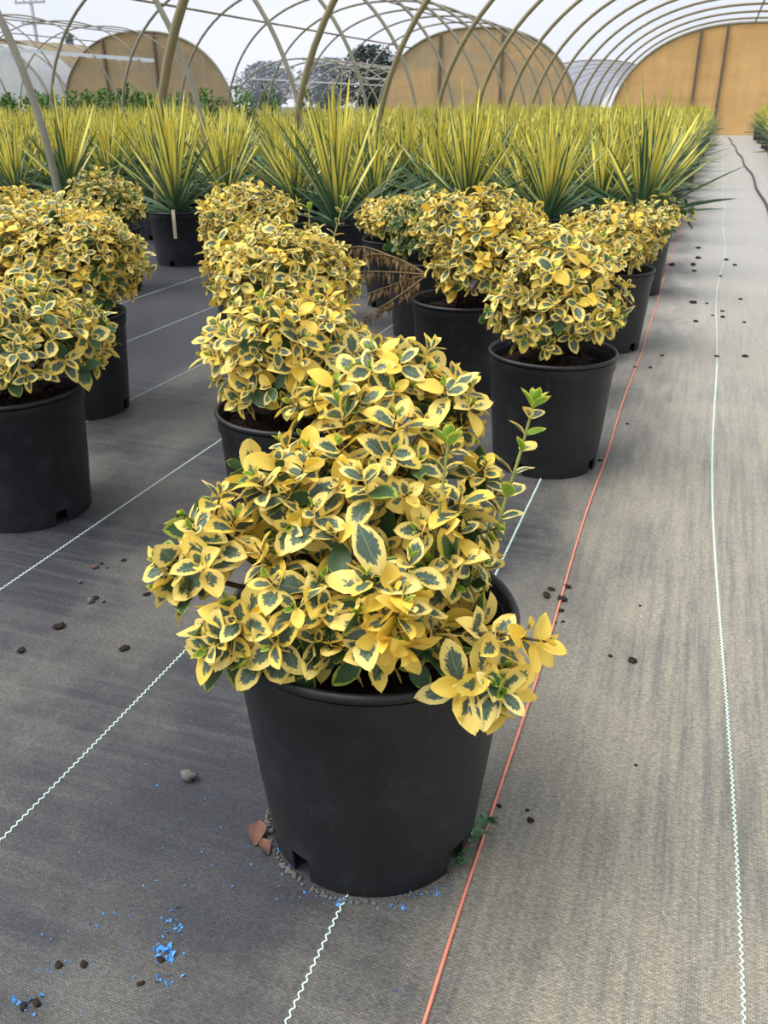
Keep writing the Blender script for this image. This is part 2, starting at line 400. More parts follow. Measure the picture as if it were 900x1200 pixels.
def tunnel(name, label, c, a, h, y0, y1, film, endfilm):
    t = thing(name, (c, y0, 0), label, 'greenhouse')
    n = 28; V = []; Fc = []; rows = max(2, int((y1 - y0) / 2))
    for k in range(rows + 1):
        y = (y1 - y0) * k / rows
        for i in range(n + 1):
            x, z = arch(0, a, h, i / n); V.append((x, y, z * (1 - .008 * (k % 2))))
    for k in range(rows):
        for i in range(n): p = k * (n + 1) + i; Fc.append((p, p + 1, p + n + 2, p + n + 1))
    link('cover', mesh_from('cover', V, Fc), film, t)
    for k in range(rows + 1):
        b = MB(); b.tube([(x, (y1 - y0) * k / rows, z) for x, _, z in arch_pts(0, a * 1.004, h * 1.004, 0, 28)], .03, 6); b.build('hoop', M['tube2'], t)
    if endfilm: end_wall(t, 0, a, h, .0, endfilm, (-.9, .9), M['tube2'])
    return t
tunnel('covered_tunnel', 'white plastic covered tunnel at the far left edge', -34.6, 4.5, 3.7, 37.5, 40.5, M['white_film'], M['white_film'])
tunnel('covered_tunnel', 'tan ended tunnel just behind the white covered tunnel', -37.0, 5.0, 4.1, 42, 50, M['film3'], M['film2'])
tunnel('covered_tunnel', 'low bluish grey covered tunnel between the two tan end walls', -5.6, 3.9, 2.75, 44, 80, M['grey_net'], None)
hf = thing('hoop_house', (0, 0, 0), 'distant bare hoop frame before the hazy trees in the gap between end walls', 'greenhouse')
hoops(hf, -17.2, 3.6, 2.75, [38 + 2.4 * i for i in range(12)], .035, M['tube2'])
for t in (.25, .5, .75): purlin(hf, -17.2, 3.6, 2.75, t, 38, 64.4, .03, M['white_film'])

# ------------------------------------------------------------------ far background
t = thing('utility_pole', (*gnd(42, 100, 1.0)[:2] * 0 + np.array([-47.2, 58.0]), -.03), 'tall utility pole with crossarm rising above the far houses', 'pole')
b = MB(); b.tube([(0, 0, 0), (0, 0, 8.0)], [.16, .12], 8); b.build('pole', M['poleg'], t)
for z, l in ((7.4, 1.3), (6.1, 1.0)):
    b = MB(); b.box((-l, -.16, z), (l, -.06, z + .14)); b.build('crossarm', M['poleg'], t, False)
    for x in (-l + .1, -l * .4, l * .4, l - .1):
        b = MB(); b.lathe([(.001, z + .34), (.05, z + .30), (.06, z + .2), (.03, z + .14)], 8); q = b.build('insulator', M['poleg'], t); q.location = (x, -.1, 0)
t = thing('shed', (-44.5, 56, -.03), 'small shed with dark slate roof between the far houses', 'building')
b = MB(); b.box((-2.0, 0, 0), (2.0, 4, 2.0)); b.build('wall', M['brickred'], t, False)
b = MB(); b.add([(-2.3, -.3, 1.9), (2.3, -.3, 1.9), (2.3, 2, 3.6), (-2.3, 2, 3.6), (2.3, 4.3, 1.9), (-2.3, 4.3, 1.9)], [(0, 1, 2, 3), (3, 2, 4, 5), (1, 4, 2), (0, 3, 5), (0, 5, 4, 1)]); b.build('roof', M['slate'], t, False)

def tree(x, y, h, w, conic, mat, label, seed):
    rng = random.Random(seed); t = thing('tree', (x, y, -.03), label, 'tree', 'trees beyond the far houses')
    b = MB(); b.tube([(0, 0, 0), (.1, 0, h * .5), (.05, 0, h * .85)], [h * .03, h * .02, h * .008], 7); b.build('trunk', M['bark'], t)
    V = []; Fc = []
    for i in range(2600):
        a = rng.uniform(0, 2 * PI); z = rng.uniform(.12, 1)
        lim = (1 - z) * 1.05 if conic else math.sqrt(max(0, 1 - ((z - .58) / .45) ** 2))
        r = w * lim * math.sqrt(rng.random()) * (1 + .25 * math.sin(3 * a + 7 * z))
        p = Vector((r * math.cos(a), r * math.sin(a), h * z)); s = h * rng.uniform(.03, .055)
        q = [Vector((rng.uniform(-1, 1), rng.uniform(-1, 1), rng.uniform(-.6, .6))) * s for _ in range(4)]
        k = len(V); V += [tuple(p + v) for v in q]; Fc.append((k, k + 1, k + 2)); Fc.append((k + 1, k + 2, k + 3))
    link('crown', mesh_from('crown', V, Fc, smooth=False), mat, t)
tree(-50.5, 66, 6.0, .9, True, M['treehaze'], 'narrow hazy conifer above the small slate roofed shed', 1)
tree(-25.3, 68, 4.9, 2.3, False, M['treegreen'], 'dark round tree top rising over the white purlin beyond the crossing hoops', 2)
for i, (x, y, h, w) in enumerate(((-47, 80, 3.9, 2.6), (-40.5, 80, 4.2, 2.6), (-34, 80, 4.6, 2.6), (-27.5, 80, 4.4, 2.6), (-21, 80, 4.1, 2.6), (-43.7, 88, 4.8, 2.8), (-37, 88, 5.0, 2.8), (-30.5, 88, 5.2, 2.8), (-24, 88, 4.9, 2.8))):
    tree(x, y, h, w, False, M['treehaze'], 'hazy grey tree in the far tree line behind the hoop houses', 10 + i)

# green crop rows far left, beyond the yuccas
def crop_mesh(seed):
    rng = random.Random(seed); V = []; Fc = []
    for i in range(260):
        a = rng.uniform(0, 2 * PI); z = rng.random(); r = .40 * math.sqrt(rng.random()) * (1.1 - z * .6)
        p = Vector((r * math.cos(a), r * math.sin(a), .15 + z * .85 * (1 - .4 * (r / .40) ** 2)))
        d = Vector((math.cos(a) + rng.uniform(-.6, .6), math.sin(a) + rng.uniform(-.6, .6), rng.uniform(-.2, .9))).normalized()
        s = d.cross(Vector((0, 0, 1))).normalized() * .045; L = rng.uniform(.1, .18)
        k = len(V); V += [tuple(p), tuple(p + d * L * .5 + s), tuple(p + d * L), tuple(p + d * L * .5 - s)]; Fc.append((k, k + 1, k + 2, k + 3))
    return mesh_from('crop_foliage', V, Fc, smooth=False)
cm = [crop_mesh(s) for s in range(4)]
for me in cm: me.materials.append(M['shrubgreen'])
rng = random.Random(77); stemb = MB(); stemb.tube([(0, 0, 0), (.02, 0, .3), (0, .02, .6)], [.02, .014, .006], 6); stemm = stemb.mesh('stem'); stemm.materials.append(M['bark'])
for iy in range(5):
    for ix in range(13):
        x = -13.2 - ix * 1.15 + rng.uniform(-.25, .25); y = 19.0 + iy * 2.6 + rng.uniform(-.3, .3)
        t = thing('crop_shrub', (x, y, 0), 'leafy green shrub in the crop rows before the brown end wall', 'shrub', 'green shrubs beyond the yuccas', rng.uniform(0, 6))
        t.scale = (1, 1, rng.uniform(1.15, 1.5))
        link('foliage', rng.choice(cm), None, t)['kind'] = 'stuff'; link('stem', stemm, None, t)

# ------------------------------------------------------------------ leaf templates
def blade_frame(d, n):
    d = d / np.linalg.norm(d); n = n - d * n.dot(d); q = np.linalg.norm(n)
    if q < 1e-5: n = np.cross(d, [1, .3, .2]); q = np.linalg.norm(n)
    n = n / q; return np.stack([d, np.cross(n, d), n], 1)           # columns: length, width, normal
def leaf_template(rng, thr, kind, hue, width, fold, arch_, twist, nl=7):
    V = []; UV = []; sd = rng.uniform(0, 60)
    us = [0, .07, .18, .32, .47, .62, .75, .87, .955, 1.0]; hw = [.04, .15, .33, .455, .50, .475, .395, .27, .13, .0]
    vs = (-1, -.5, 0, .5, 1)
    for i, u in enumerate(us):
        for v in vs:
            w = width * hw[i] * (1 + (.025 * (-1) ** i if abs(v) == 1 else 0))
            y = v * w; z = fold * abs(y) + arch_ * (u - u * u) - .0 + twist * (u * y) + .012 * math.sin(9 * u + 3 * v + sd)
            x = u - .04 * abs(v) * u
            V.append((x, y, z)); UV.append((u, v, sd))
    Fc = [(i * 5 + j, i * 5 + j + 1, i * 5 + j + 6, i * 5 + j + 5) for i in range(len(us) - 1) for j in range(4)]
    V = np.array(V); c, s = 1, 0
    par = np.tile([thr, kind, hue], (len(V), 1))
    return dict(V=V, F=np.array(Fc), uv=np.array(UV), par=par)
rg = random.Random(3)
LT = []; CL = {'var': [], 'yel': [], 'lime': [], 'dark': [], 'pale': []}
def add_t(cls, *a):
    t = leaf_template(rg, *a); me = mesh_from('leaf', t['V'], t['F'], t['uv'], t['par']); me.materials.append(M['leaf']); t['me'] = me
    CL[cls].append(len(LT)); LT.append(t)
for i in range(12): add_t('var', rg.uniform(.10, .52), .5, rg.uniform(.0, .7), rg.uniform(.50, .62), rg.uniform(.05, .40), rg.uniform(-.1, .35), rg.uniform(-.3, .3))
for i in range(3): add_t('yel', rg.uniform(-.3, .0), .5, rg.uniform(0, .3), rg.uniform(.52, .62), rg.uniform(.1, .45), rg.uniform(-.1, .35), rg.uniform(-.3, .3))
for i in range(3): add_t('lime', rg.uniform(.5, .9), 1.0, 0, rg.uniform(.42, .54), rg.uniform(.3, .6), rg.uniform(-.2, .1), 0)
for i in range(3): add_t('dark', rg.uniform(.8, 1.5), .0, .3, rg.uniform(.54, .64), rg.uniform(.0, .25), rg.uniform(.0, .3), rg.uniform(-.2, .2))
for i in range(3): add_t('pale', rg.uniform(.45, .75), .5, rg.uniform(.6, 1), rg.uniform(.44, .54), rg.uniform(.1, .3), rg.uniform(.1, .4), rg.uniform(-.3, .3))

# ------------------------------------------------------------------ the pot
PR, PB, PH = .198, .165, .365
NS = 60
def pot_meshes():
    sk = lambda i, j: i == 0 and (j % 15) in (0, 1)
    b = MB()
    b.lathe([(PB, 0), (PB + .003, .042), (PB + .012, .15), (PB + .0225, .312), (PB + .027, .318), (PB + .029, .350)], NS, sk)
    b.lathe([(PB + .026, .350), (PB + .020, .318), (PB + .008, .15), (PB - .001, .042), (PB - .004, 0)], NS, lambda i, j: i == 3 and (j % 15) in (0, 1))
    for j in range(0, NS, 15):                        # cut edges of the drain notches
        for jj in (j, j + 2):
            a = 2 * PI * jj / NS; V = [(r * math.cos(a), r * math.sin(a), z) for r, z in ((PB, 0), (PB + .003, .042), (PB - .001, .042), (PB - .004, 0))]
            b.add(V, [(0, 1, 2, 3)])
        a0, a1, a2 = [2 * PI * (j + q) / NS for q in (0, 1, 2)]
        V = [(r * math.cos(a), r * math.sin(a), .042) for a in (a0, a1, a2) for r in (PB + .003, PB - .001)]
        b.add(V, [(0, 1, 3, 2), (2, 3, 5, 4)])
    b.lathe([(PB - .03, .045), (PB - .03, .004), (.001, .004)], NS)
    pot = b.mesh('pot')
    r = MB()
    prof = [(PR - .014, .340), (PR - .008, .352), (PR - .001, .354), (PR, .360), (PR - .003, PH), (PR - .008, PH), (PR - .011, .358), (PR - .013, .340)]
    r.lathe(prof, NS); rim = r.mesh('rim')
    s = MB(); rg2 = random.Random(8); n = 40
    rs = [.001, .03, .06, .09, .12, .15, .18]; V = []
    for q in rs:
        for j in range(n): V.append((q * math.cos(2 * PI * j / n), q * math.sin(2 * PI * j / n), .315 + rg2.uniform(-.006, .010) + .02 * (1 - q / .18)))
    s.add(V, [(i * n + j, i * n + (j + 1) % n, (i + 1) * n + (j + 1) % n, (i + 1) * n + j) for i in range(len(rs) - 1) for j in range(n)])
    for i in range(70):
        a = rg2.uniform(0, 2 * PI); q = .16 * math.sqrt(rg2.random()); c = Vector((q * math.cos(a), q * math.sin(a), .332)); l = rg2.uniform(.006, .018)
        d = Vector((rg2.uniform(-1, 1), rg2.uniform(-1, 1), rg2.uniform(-.3, .3))).normalized() * l; e = d.orthogonal().normalized() * l * .35; f = d.cross(e).normalized() * l * .25
        s.add([tuple(c + x) for x in (-d - e, d - e, d + e, -d + e, -d * .8 + f, d * .8 + f)], [(0, 1, 2, 3), (0, 1, 5, 4), (3, 2, 5, 4), (1, 2, 5), (0, 3, 4)])
    soil = s.mesh('soil', False)
    for me, m in ((pot, 'pot'), (rim, 'pot'), (soil, 'soil')): me.materials.append(M[m])
    return pot, rim, soil
POT, RIM, SOIL = pot_meshes()
def flared(me, a, b_, zs):       # same pot, a little taller and wider towards the rim
    m = me.copy(); co = np.empty(len(m.vertices) * 3, np.float32); m.vertices.foreach_get('co', co); co = co.reshape(-1, 3)
    k = a + (b_ - a) * co[:, 2] / PH; co[:, 0] *= k; co[:, 1] *= k; co[:, 2] *= zs; m.vertices.foreach_set('co', co.ravel()); m.update(); return m
def add_pot(root, rot=0, scale=1.0, tilt=None):
    mw = Matrix.Rotation(rot, 4, 'Z') @ Matrix.Diagonal((scale, scale, scale, 1))
    if tilt is not None: mw = tilt @ mw
    p = link('pot', POT, None, root, mw); link('rim', RIM, None, p); link('soil', SOIL, None, root, mw)
    return p

# ------------------------------------------------------------------ shrubs
UPZ = np.array([0, 0, 1.0])
def unit(v): return v / np.linalg.norm(v)
class Shrub:
    def __init__(s, pos, seed, size=.056):
        s.pos = np.array([pos[0], pos[1], 0.]); s.rng = random.Random(seed); s.np = np.random.RandomState(seed); s.L = []; s.size = size
        s.lobes = []; s.branches = []; s.shoots = []
    def leaf(s, cls, p, d, n, L):
        R = blade_frame(np.asarray(d, float), np.asarray(n, float)) * L
        s.L.append((s.rng.choice(CL[cls]), np.array(p, float), R))
    def whorl(s, tip, ax, pairs, size, young=True, mood=0.0, droop=0.0, only=None):
        """decussate leaf pairs down a shoot from its tip; mood > 0 greener, < 0 yellower"""
        r = s.rng; ax = unit(ax); a = unit(np.cross(ax, [.3, .2, 1.0]) + 1e-4); bb = np.cross(ax, a); ph = r.uniform(0, PI)
        tone = r.random()
        for k in range(pairs):
            f = k / max(1, pairs - 1); th = math.radians(28 + 62 * f ** .8 + r.uniform(-9, 9)); L = size * (.42 + .62 * min(1, f * 1.5)) * r.uniform(.85, 1.15)
            p = tip - ax * (.004 + .011 * k * size / .056)
            for sgn in (0, PI):
                w = ph + k * PI / 2 + sgn + r.uniform(-.2, .2); rad = a * math.cos(w) + bb * math.sin(w)
                d = unit(ax * math.cos(th) + rad * math.sin(th) + UPZ * -droop * f)
                n = unit(ax * math.sin(th) - rad * math.cos(th) + .25 * s.np.randn(3))
                q = r.random() + mood
                if young and k == 0: c = 'lime' if tone < .62 else 'var'
                elif q > .98: c = 'dark'
                elif q > .84: c = 'pale'
                elif q < .11 or (tone > .95 and q < .7): c = 'yel'
                else: c = 'var'
                c = only or c
                s.leaf(c, p, d, n, L * (1.0 if c != 'lime' else .85))
    def grow(s, sep, inner=.55, pairs=(3, 5), mood=0.0, zmin=.335):
        r = s.rng; tips = []; lob = [(np.array(c, float), np.array(q if hasattr(q, '__len__') else (q, q, q), float)) for c, q in s.lobes]
        for li, (c, q) in enumerate(lob):
            br = MB(); hub = c - s.pos; base = np.array([r.uniform(-.03, .03), r.uniform(-.03, .03), .325])
            mid = base * .5 + hub * .5 + np.array([r.uniform(-.02, .02), r.uniform(-.02, .02), .02])
            br.tube([base, mid, hub], [.0055, .0042, .0030], 6)
            N = int(14 * 4 * PI * q[0] * q[2] / sep ** 2); D = s.np.randn(N, 3); D /= np.linalg.norm(D, axis=1)[:, None]
            for d in D:
                p = c + d * q * (r.uniform(.80, 1.03) if r.random() < .88 else r.uniform(1.06, 1.17))
                rel = p - s.pos; rr = math.hypot(rel[0], rel[1])
                if p[2] < zmin + (.05 if rr < .19 else -.03): continue
                if d[2] < (-.75 if s.label.startswith('large') else -.58): continue
                if any((((p - c2) / q2) ** 2).sum() < .80 for j, (c2, q2) in enumerate(lob) if j != li): continue
                if tips and (np.sum((np.array(tips) - p) ** 2, axis=1) < sep * sep).any(): continue
                tips.append(p); nrm = unit(d / q); low = max(0, -d[2])
                ax = unit(nrm + UPZ * .55 + .28 * s.np.randn(3))
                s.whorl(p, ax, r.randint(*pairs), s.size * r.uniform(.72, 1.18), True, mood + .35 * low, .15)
                k = p - ax * .05; br.tube([hub + (k - s.pos - hub) * .15, hub * .4 + (k - s.pos) * .6, p - s.pos], [.0024, .0019, .0013], 4, False)
                for _ in range(int(inner + r.random())):
                    p2 = c + d * q * r.uniform(.45, .80)
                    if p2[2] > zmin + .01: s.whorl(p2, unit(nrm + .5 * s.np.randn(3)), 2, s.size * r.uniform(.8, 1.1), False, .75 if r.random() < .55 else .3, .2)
            s.branches.append(br)
    def shoot(s, pts, size, npairs, mat='shoot', rad=.0035, tipgreen=True, cls=('var', 'var', 'lime', 'pale'), gap0=.12):
        r = s.rng; P = [np.array(p, float) for p in pts]; T = []
        for i in range(len(P) - 1):
            for t in np.linspace(0, 1, 6, endpoint=False): T.append(P[i] * (1 - t) + P[i + 1] * t)
        T.append(P[-1]); br = MB(); br.tube([t - s.pos for t in T], list(np.linspace(rad, rad * .45, len(T))), 6); s.shoots.append((br, mat))
        for k in range(npairs):
            f = gap0 + (1 - gap0) * k / npairs; i = f * (len(T) - 1); j = int(i); p = T[j] + (T[min(j + 1, len(T) - 1)] - T[j]) * (i - j)
            ax = unit(T[min(j + 1, len(T) - 1)] - T[max(0, j - 1)]); a = unit(np.cross(ax, ray(500, 500))); bb = np.cross(ax, a)
            for sg in (0, PI):
                w = (0.25 if k % 2 == 0 else PI / 2 - .5) + sg + r.uniform(-.3, .3); rd = a * math.cos(w) + bb * math.sin(w)
                d = unit(ax * .55 + rd); s.leaf(r.choice(cls), p, d, unit(ax * .9 - rd * .4 + .2 * s.np.randn(3)), size * r.uniform(.75, 1.1) * (1.05 - .35 * f))
        ax = unit(T[-1] - T[-3])
        if tipgreen:
            a = unit(np.cross(ax, [.2, 1, .1])); bb = np.cross(ax, a)
            for k in range(6):
                w = k * PI / 2 * 1.07 + .4; rd = a * math.cos(w) + bb * math.sin(w); th = .35 + .12 * k
                s.leaf('lime', T[-1] - ax * .004 * (k // 2), unit(ax * math.cos(th) + rd * math.sin(th)), unit(ax * math.sin(th) - rd * math.cos(th)), size * (.45 + .07 * k))
    def mound(s, R, top, n=5, sq=1.0, off=(0, 0)):
        r = s.rng; zc = .40 + .40 * (top - .40); c = s.pos + np.array([off[0], off[1], zc])
        s.lobes.append((c, (R * .84, R * .84 * sq, top - zc)))
        for i in range(n):
            a = 2 * PI * (i + r.uniform(-.3, .3)) / n; q = R * r.uniform(.38, .50); d = R - q * r.uniform(.75, .95)
            zz = r.uniform(.40 + q * .45, max(.42 + q * .45, top - q * .8))
            s.lobes.append((c + np.array([d * math.cos(a), d * math.sin(a) * sq, zz - zc]), (q, q, q * .85)))
def notch(pos, x, y):            # pot rotation that turns a drain notch towards a ground point
    g = gnd(x, y); return math.atan2(g[1] - pos[1], g[0] - pos[0]) - math.radians(6)
SH = []
def shrub(pos, seed, label, R=None, top=None, sep=.058, size=.056, mood=0., n=5, sq=1., off=(0, 0), potrot=0., cap=300, inner=.55, tilt=None, lobes=None, pscale=1.0):
    s = Shrub(pos, seed, size); s.label = label; s.potrot = potrot; s.cap = cap; s.tilt = tilt; s.pscale = pscale
    if lobes: s.lobes = [(dep(x, y, d), rp * d / F) for x, y, d, rp in lobes]
    else: s.mound(R * .94, top - .015, n, sq, off)
    s.grow(sep, inner, mood=mood); SH.append(s); return s

# front shrub: outline of its lobes, distances from the pot it grows in
P1 = (-.368, .985)
front = shrub(P1, 11, 'large gold variegated shrub in black pot, nearest in the foreground', sep=.042, size=.050, inner=.85, potrot=notch(P1, 362, 1020), lobes=[
    (372, 752, 1.07, 36), (436, 748, 1.05, 40), (312, 768, 1.08, 26), (505, 745, 1.06, 34),
    (430, 600, 1.20, 118), (455, 452, 1.27, 60), (525, 478, 1.25, 48), (400, 505, 1.20, 62), (545, 560, 1.22, 42),
    (250, 624, 1.13, 46), (205, 668, 1.12, 30), (335, 592, 1.12, 64), (270, 742, 1.07, 42), (345, 700, 1.08, 66),
    (450, 705, 1.04, 62), (515, 640, 1.10, 66), (552, 735, 1.07, 40), (575, 800, 1.02, 32), (305, 562, 1.17, 38)])
front.shoot([dep(556, 700, 1.13), dep(585, 610, 1.12), dep(610, 530, 1.11), dep(626, 472, 1.10)], .046, 8)
front.shoot([dep(498, 715, 1.08), dep(512, 620, 1.06), dep(526, 515, 1.05)], .046, 5)
front.shoot([dep(520, 745, 1.06), dep(575, 742, 1.02), dep(640, 752, .98)], .046, 3, 'bark', .003, False, ('var', 'pale', 'var'), .3)
front.whorl(dep(585, 748, 1.01), RW @ np.array([.3, .5, -.8]), 3, .055, False, -.1)
front.whorl(dep(643, 752, .98), RW @ np.array([.6, .3, -.7]), 4, .046, False, 0)
front.whorl(dep(578, 800, .99), RW @ np.array([.3, .1, -1]), 5, .056, True, 0)
front.whorl(dep(540, 805, 1.0), RW @ np.array([-.1, .1, -1]), 4, .056, True, 0)
front.whorl(dep(275, 728, 1.03), RW @ np.array([-.2, .2, -1]), 5, .060, True, 0)
front.whorl(dep(240, 760, 1.04), RW @ np.array([-.5, -.1, -.8]), 4, .056, True, 0)
front.whorl(dep(233, 660, 1.05), RW @ np.array([-.2, .3, -1]), 4, .062, False, 0)
for (x, y, w) in ((462, 690, (0, .8, -1)), (470, 722, (.3, .2, -1)), (450, 752, (-.2, -.1, -1)), (478, 768, (.2, -.6, -.8))):
    front.whorl(dep(x, y, .99), RW @ np.array(w), 3, .046, False, 0, .1, 'yel')
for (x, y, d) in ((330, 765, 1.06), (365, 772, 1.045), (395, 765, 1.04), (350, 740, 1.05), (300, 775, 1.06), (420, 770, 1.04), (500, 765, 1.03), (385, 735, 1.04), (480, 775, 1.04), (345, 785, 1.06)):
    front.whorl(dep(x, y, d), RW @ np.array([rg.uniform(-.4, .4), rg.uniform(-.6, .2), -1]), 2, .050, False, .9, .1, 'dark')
front.leaf('pale', dep(418, 612, .99), RW @ np.array([.45, -1, .0]), RW @ np.array([.1, .1, -1.0]), .070)

D = dict(sep=.050, size=.050)
shrub((-.38, 2.62), 21, 'gold variegated shrub in black pot against the orange cord, second along the path', .225, .735, n=6, potrot=notch((-.38, 2.62), 604, 558), **D)
p3 = shrub((-.84, 3.27), 31, 'gold variegated shrub with a withered brown branch hanging over its pot', .26, .765, potrot=.2, off=(.09, .02), **D)
shrub((-.37, 4.17), 41, 'gold variegated shrub in black pot, third along the path', .25, .66, n=4, potrot=notch((-.37, 4.17), 737, 412), **D)
shrub((-.36, 5.55), 52, 'sparse pale shrub in black pot, last before the yuccas by the path', .20, .62, sep=.080, size=.05, mood=.5, n=3, off=(.13, -.14), cap=100)
shrub((-1.24, 4.12), 61, 'dark green leaved shrub with few yellow margins, half hidden behind the withered branch', .22, .70, mood=.5, n=4, cap=200, **D)
shrub((-1.60, 4.72), 71, 'low gold shrub in black pot left of the dark leaved shrub', .25, .60, n=4, cap=200, potrot=notch((-1.6, 4.72), 432, 362), **D)
shrub((-.90, 1.86), 81, 'gold variegated shrub directly behind the foreground shrub', .22, .66, n=5, potrot=.2, sep=.050, size=.054)
shrub((-1.36, 2.78), 91, 'broad gold variegated shrub, second behind the foreground shrub', .30, .685, n=6, potrot=.1, **D)
s9 = shrub((-2.02, 3.78), 101, 'gold variegated shrub in black pot with thin upright shoots, before the yuccas in the middle', .25, .71, n=4, cap=200, **D)
shrub((-1.70, 1.76), 111, 'gold variegated shrub in black pot at the left edge, nearest on the left', .235, .655, n=5, mood=.12, off=(.06, .03), potrot=notch((-1.70, 1.76), 72, 613), sep=.050, size=.054)
shrub((-2.12, 2.56), 121, 'broad gold mounded shrub in black pot, second from the front on the left', .33, .745, n=6, potrot=.1, **D)
shrub((-3.42, 4.58), 131, 'small dull gold shrub in front of the yucca pot on the left', .26, .70, mood=.25, n=4, cap=150, **D)
shrub((-2.98, 3.30), 141, 'gold variegated shrub cut by the left edge, behind the broad mounded one', .30, .72, n=4, cap=150, **D)
s9.shoot([dep(386, 305, 3.4), dep(392, 275, 3.4), dep(403, 236, 3.4)], .05, 5, rad=.005)
s9.shoot([dep(362, 300, 3.4), dep(363, 270, 3.4), dep(362, 244, 3.4)], .05, 4, rad=.005)

# which leaves show in the photograph's view: those become parts of their own, the rest stay one joined part
CELL = 3; GW, GH = 900 // CELL + 2, 1200 // CELL + 2
buf = np.full(GW * GH, 1e9); recs = []
SAMP = np.array([i * 5 + j for i in range(1, 9) for j in (0, 1, 2, 3, 4)])
for si, s in enumerate(SH):
    P = np.empty((len(s.L), len(SAMP), 3))
    for i, (ti, p, R) in enumerate(s.L): P[i] = LT[ti]['V'][SAMP] @ R.T + p
    x, y, z = project(P.reshape(-1, 3)); ok = (x > 0) & (x < 900) & (y > 0) & (y < 1200) & (z > .1)
    idx = np.where(ok, (y / CELL).astype(int) * GW + (x / CELL).astype(int), 0); idx[~ok] = 0
    np.minimum.at(buf, idx[ok], z[ok]); recs.append((idx, z, ok))
for s, (idx, z, ok) in zip(SH, recs):
    vis = (ok & (z < buf[idx] + .012)).reshape(len(s.L), -1).sum(1); zz = z.reshape(len(s.L), -1).mean(1)
    s.score = vis / zz ** 2; s.pick = set(np.argsort(-s.score)[:s.cap][s.score[np.argsort(-s.score)[:s.cap]] > 0].tolist())

for s in SH:
    root = thing('potted_shrub', tuple(s.pos), s.label, 'shrub')
    p = add_pot(root, s.potrot, s.pscale, s.tilt)
    if s is front:
        for q in [p, p.children[0]] + [c for c in root.children if c.name.startswith('soil')]: q.data = flared(q.data, .985, 1.065, 1.09)
    for br in s.branches: br.build('branch', M['bark'], root)
    for br, m in s.shoots: br.build('shoot', M[m], root)
    V = []; Fc = []; UV = []; PA = []; nn = 0
    for i, (ti, p, R) in enumerate(s.L):
        t = LT[ti]; q = p - s.pos
        if i in s.pick:
            link('leaf', t['me'], None, root, Matrix([[*R[k], q[k]] for k in range(3)] + [[0, 0, 0, 1]]))
        else:
            V.append(t['V'] @ R.T + q); Fc.append(t['F'] + nn); UV.append(t['uv']); PA.append(t['par']); nn += len(t['V'])
    o = link('leaf_mass', mesh_from('leaf_mass', np.concatenate(V), np.concatenate(Fc), np.concatenate(UV), np.concatenate(PA)), M['leaf'], root); o['kind'] = 'stuff'
    s.root = root

# withered branch on the third shrub: drooping dry twigs with hanging dead leaves
rng = random.Random(9); DB = MB(); d0 = project(np.array([[p3.pos[0] - .2, p3.pos[1], .42]]))[2][0]
root0 = dep(500, 322, d0)
for (x, y, bx, by) in ((425, 300, 455, 290), (420, 318, 460, 318), (430, 345, 468, 330), (425, 372, 470, 348), (412, 290, 430, 282)):
    e = dep(x, y, d0 + rng.uniform(-.1, .1)); m = dep(bx, by, d0); pts = [root0 * (1 - t) ** 2 + m * 2 * t * (1 - t) + e * t * t for t in np.linspace(0, 1, 12)]
    DB.tube([p - p3.pos for p in pts], list(np.linspace(.004, .0015, 12)), 5)
    for k in range(44):
        t = rng.uniform(.15, 1); p = root0 * (1 - t) ** 2 + m * 2 * t * (1 - t) + e * t * t - p3.pos
        L = rng.uniform(.025, .06); w = rng.uniform(.004, .008); dx, dy = rng.uniform(-.4, .4), rng.uniform(-.4, .4)
        a = rng.uniform(0, PI); sx, sy = w * math.cos(a), w * math.sin(a)
        V = [p, p + [sx + dx * L * .4, sy + dy * L * .4, -L * .45], p + [dx * L, dy * L, -L], p + [-sx + dx * L * .4, -sy + dy * L * .4, -L * .5], p + [dx * L * .4 + sy, dy * L * .4 - sx, -L * .5]]
        DB.add(V, [(0, 1, 4), (1, 2, 4), (0, 4, 3), (4, 2, 3)])
o = DB.build('dead_branch', M['dead'], p3.root, False); o['label'] = 'withered brown branch with dry hanging leaves'

# ------------------------------------------------------------------ yuccas
YT = []
def yucca_template(rng, L, w, bend, wid, kind):
    V = []; UV = []; sd = rng.uniform(0, 50); us = [0, .08, .3, .55, .78, .92, 1]; hw = [.55, .62, .95, 1, .72, .34, .02]
    for u, h in zip(us, hw):
        for v in (-1, 0, 1):
            V.append((L * u * (1 - .12 * bend * u), v * w * h, -bend * .34 * L * u * u + abs(v) * w * h * .35)); UV.append((u, v, sd))
    Fc = [(i * 3 + j, i * 3 + j + 1, i * 3 + j + 4, i * 3 + j + 3) for i in range(6) for j in range(2)]
    par = np.tile([wid, kind, 0], (len(V), 1)); t = dict(V=np.array(V), F=np.array(Fc), uv=np.array(UV), par=par)
    me = mesh_from('leaf', t['V'], t['F'], t['uv'], t['par']); me.materials.append(M['yucca']); t['me'] = me; return t
rg = random.Random(17)
Y_IN = [yucca_template(rg, rg.uniform(.60, .84), rg.uniform(.017, .023), rg.uniform(.0, .12), rg.uniform(.55, .95), 0) for _ in range(6)]
Y_MID = [yucca_template(rg, rg.uniform(.56, .76), rg.uniform(.018, .023), rg.uniform(.0, .25), rg.uniform(.15, .62), 0) for _ in range(6)]
Y_OUT = [yucca_template(rg, rg.uniform(.50, .70), rg.uniform(.017, .022), rg.uniform(.1, .5), rg.uniform(-.2, .28), 0) for _ in range(6)]
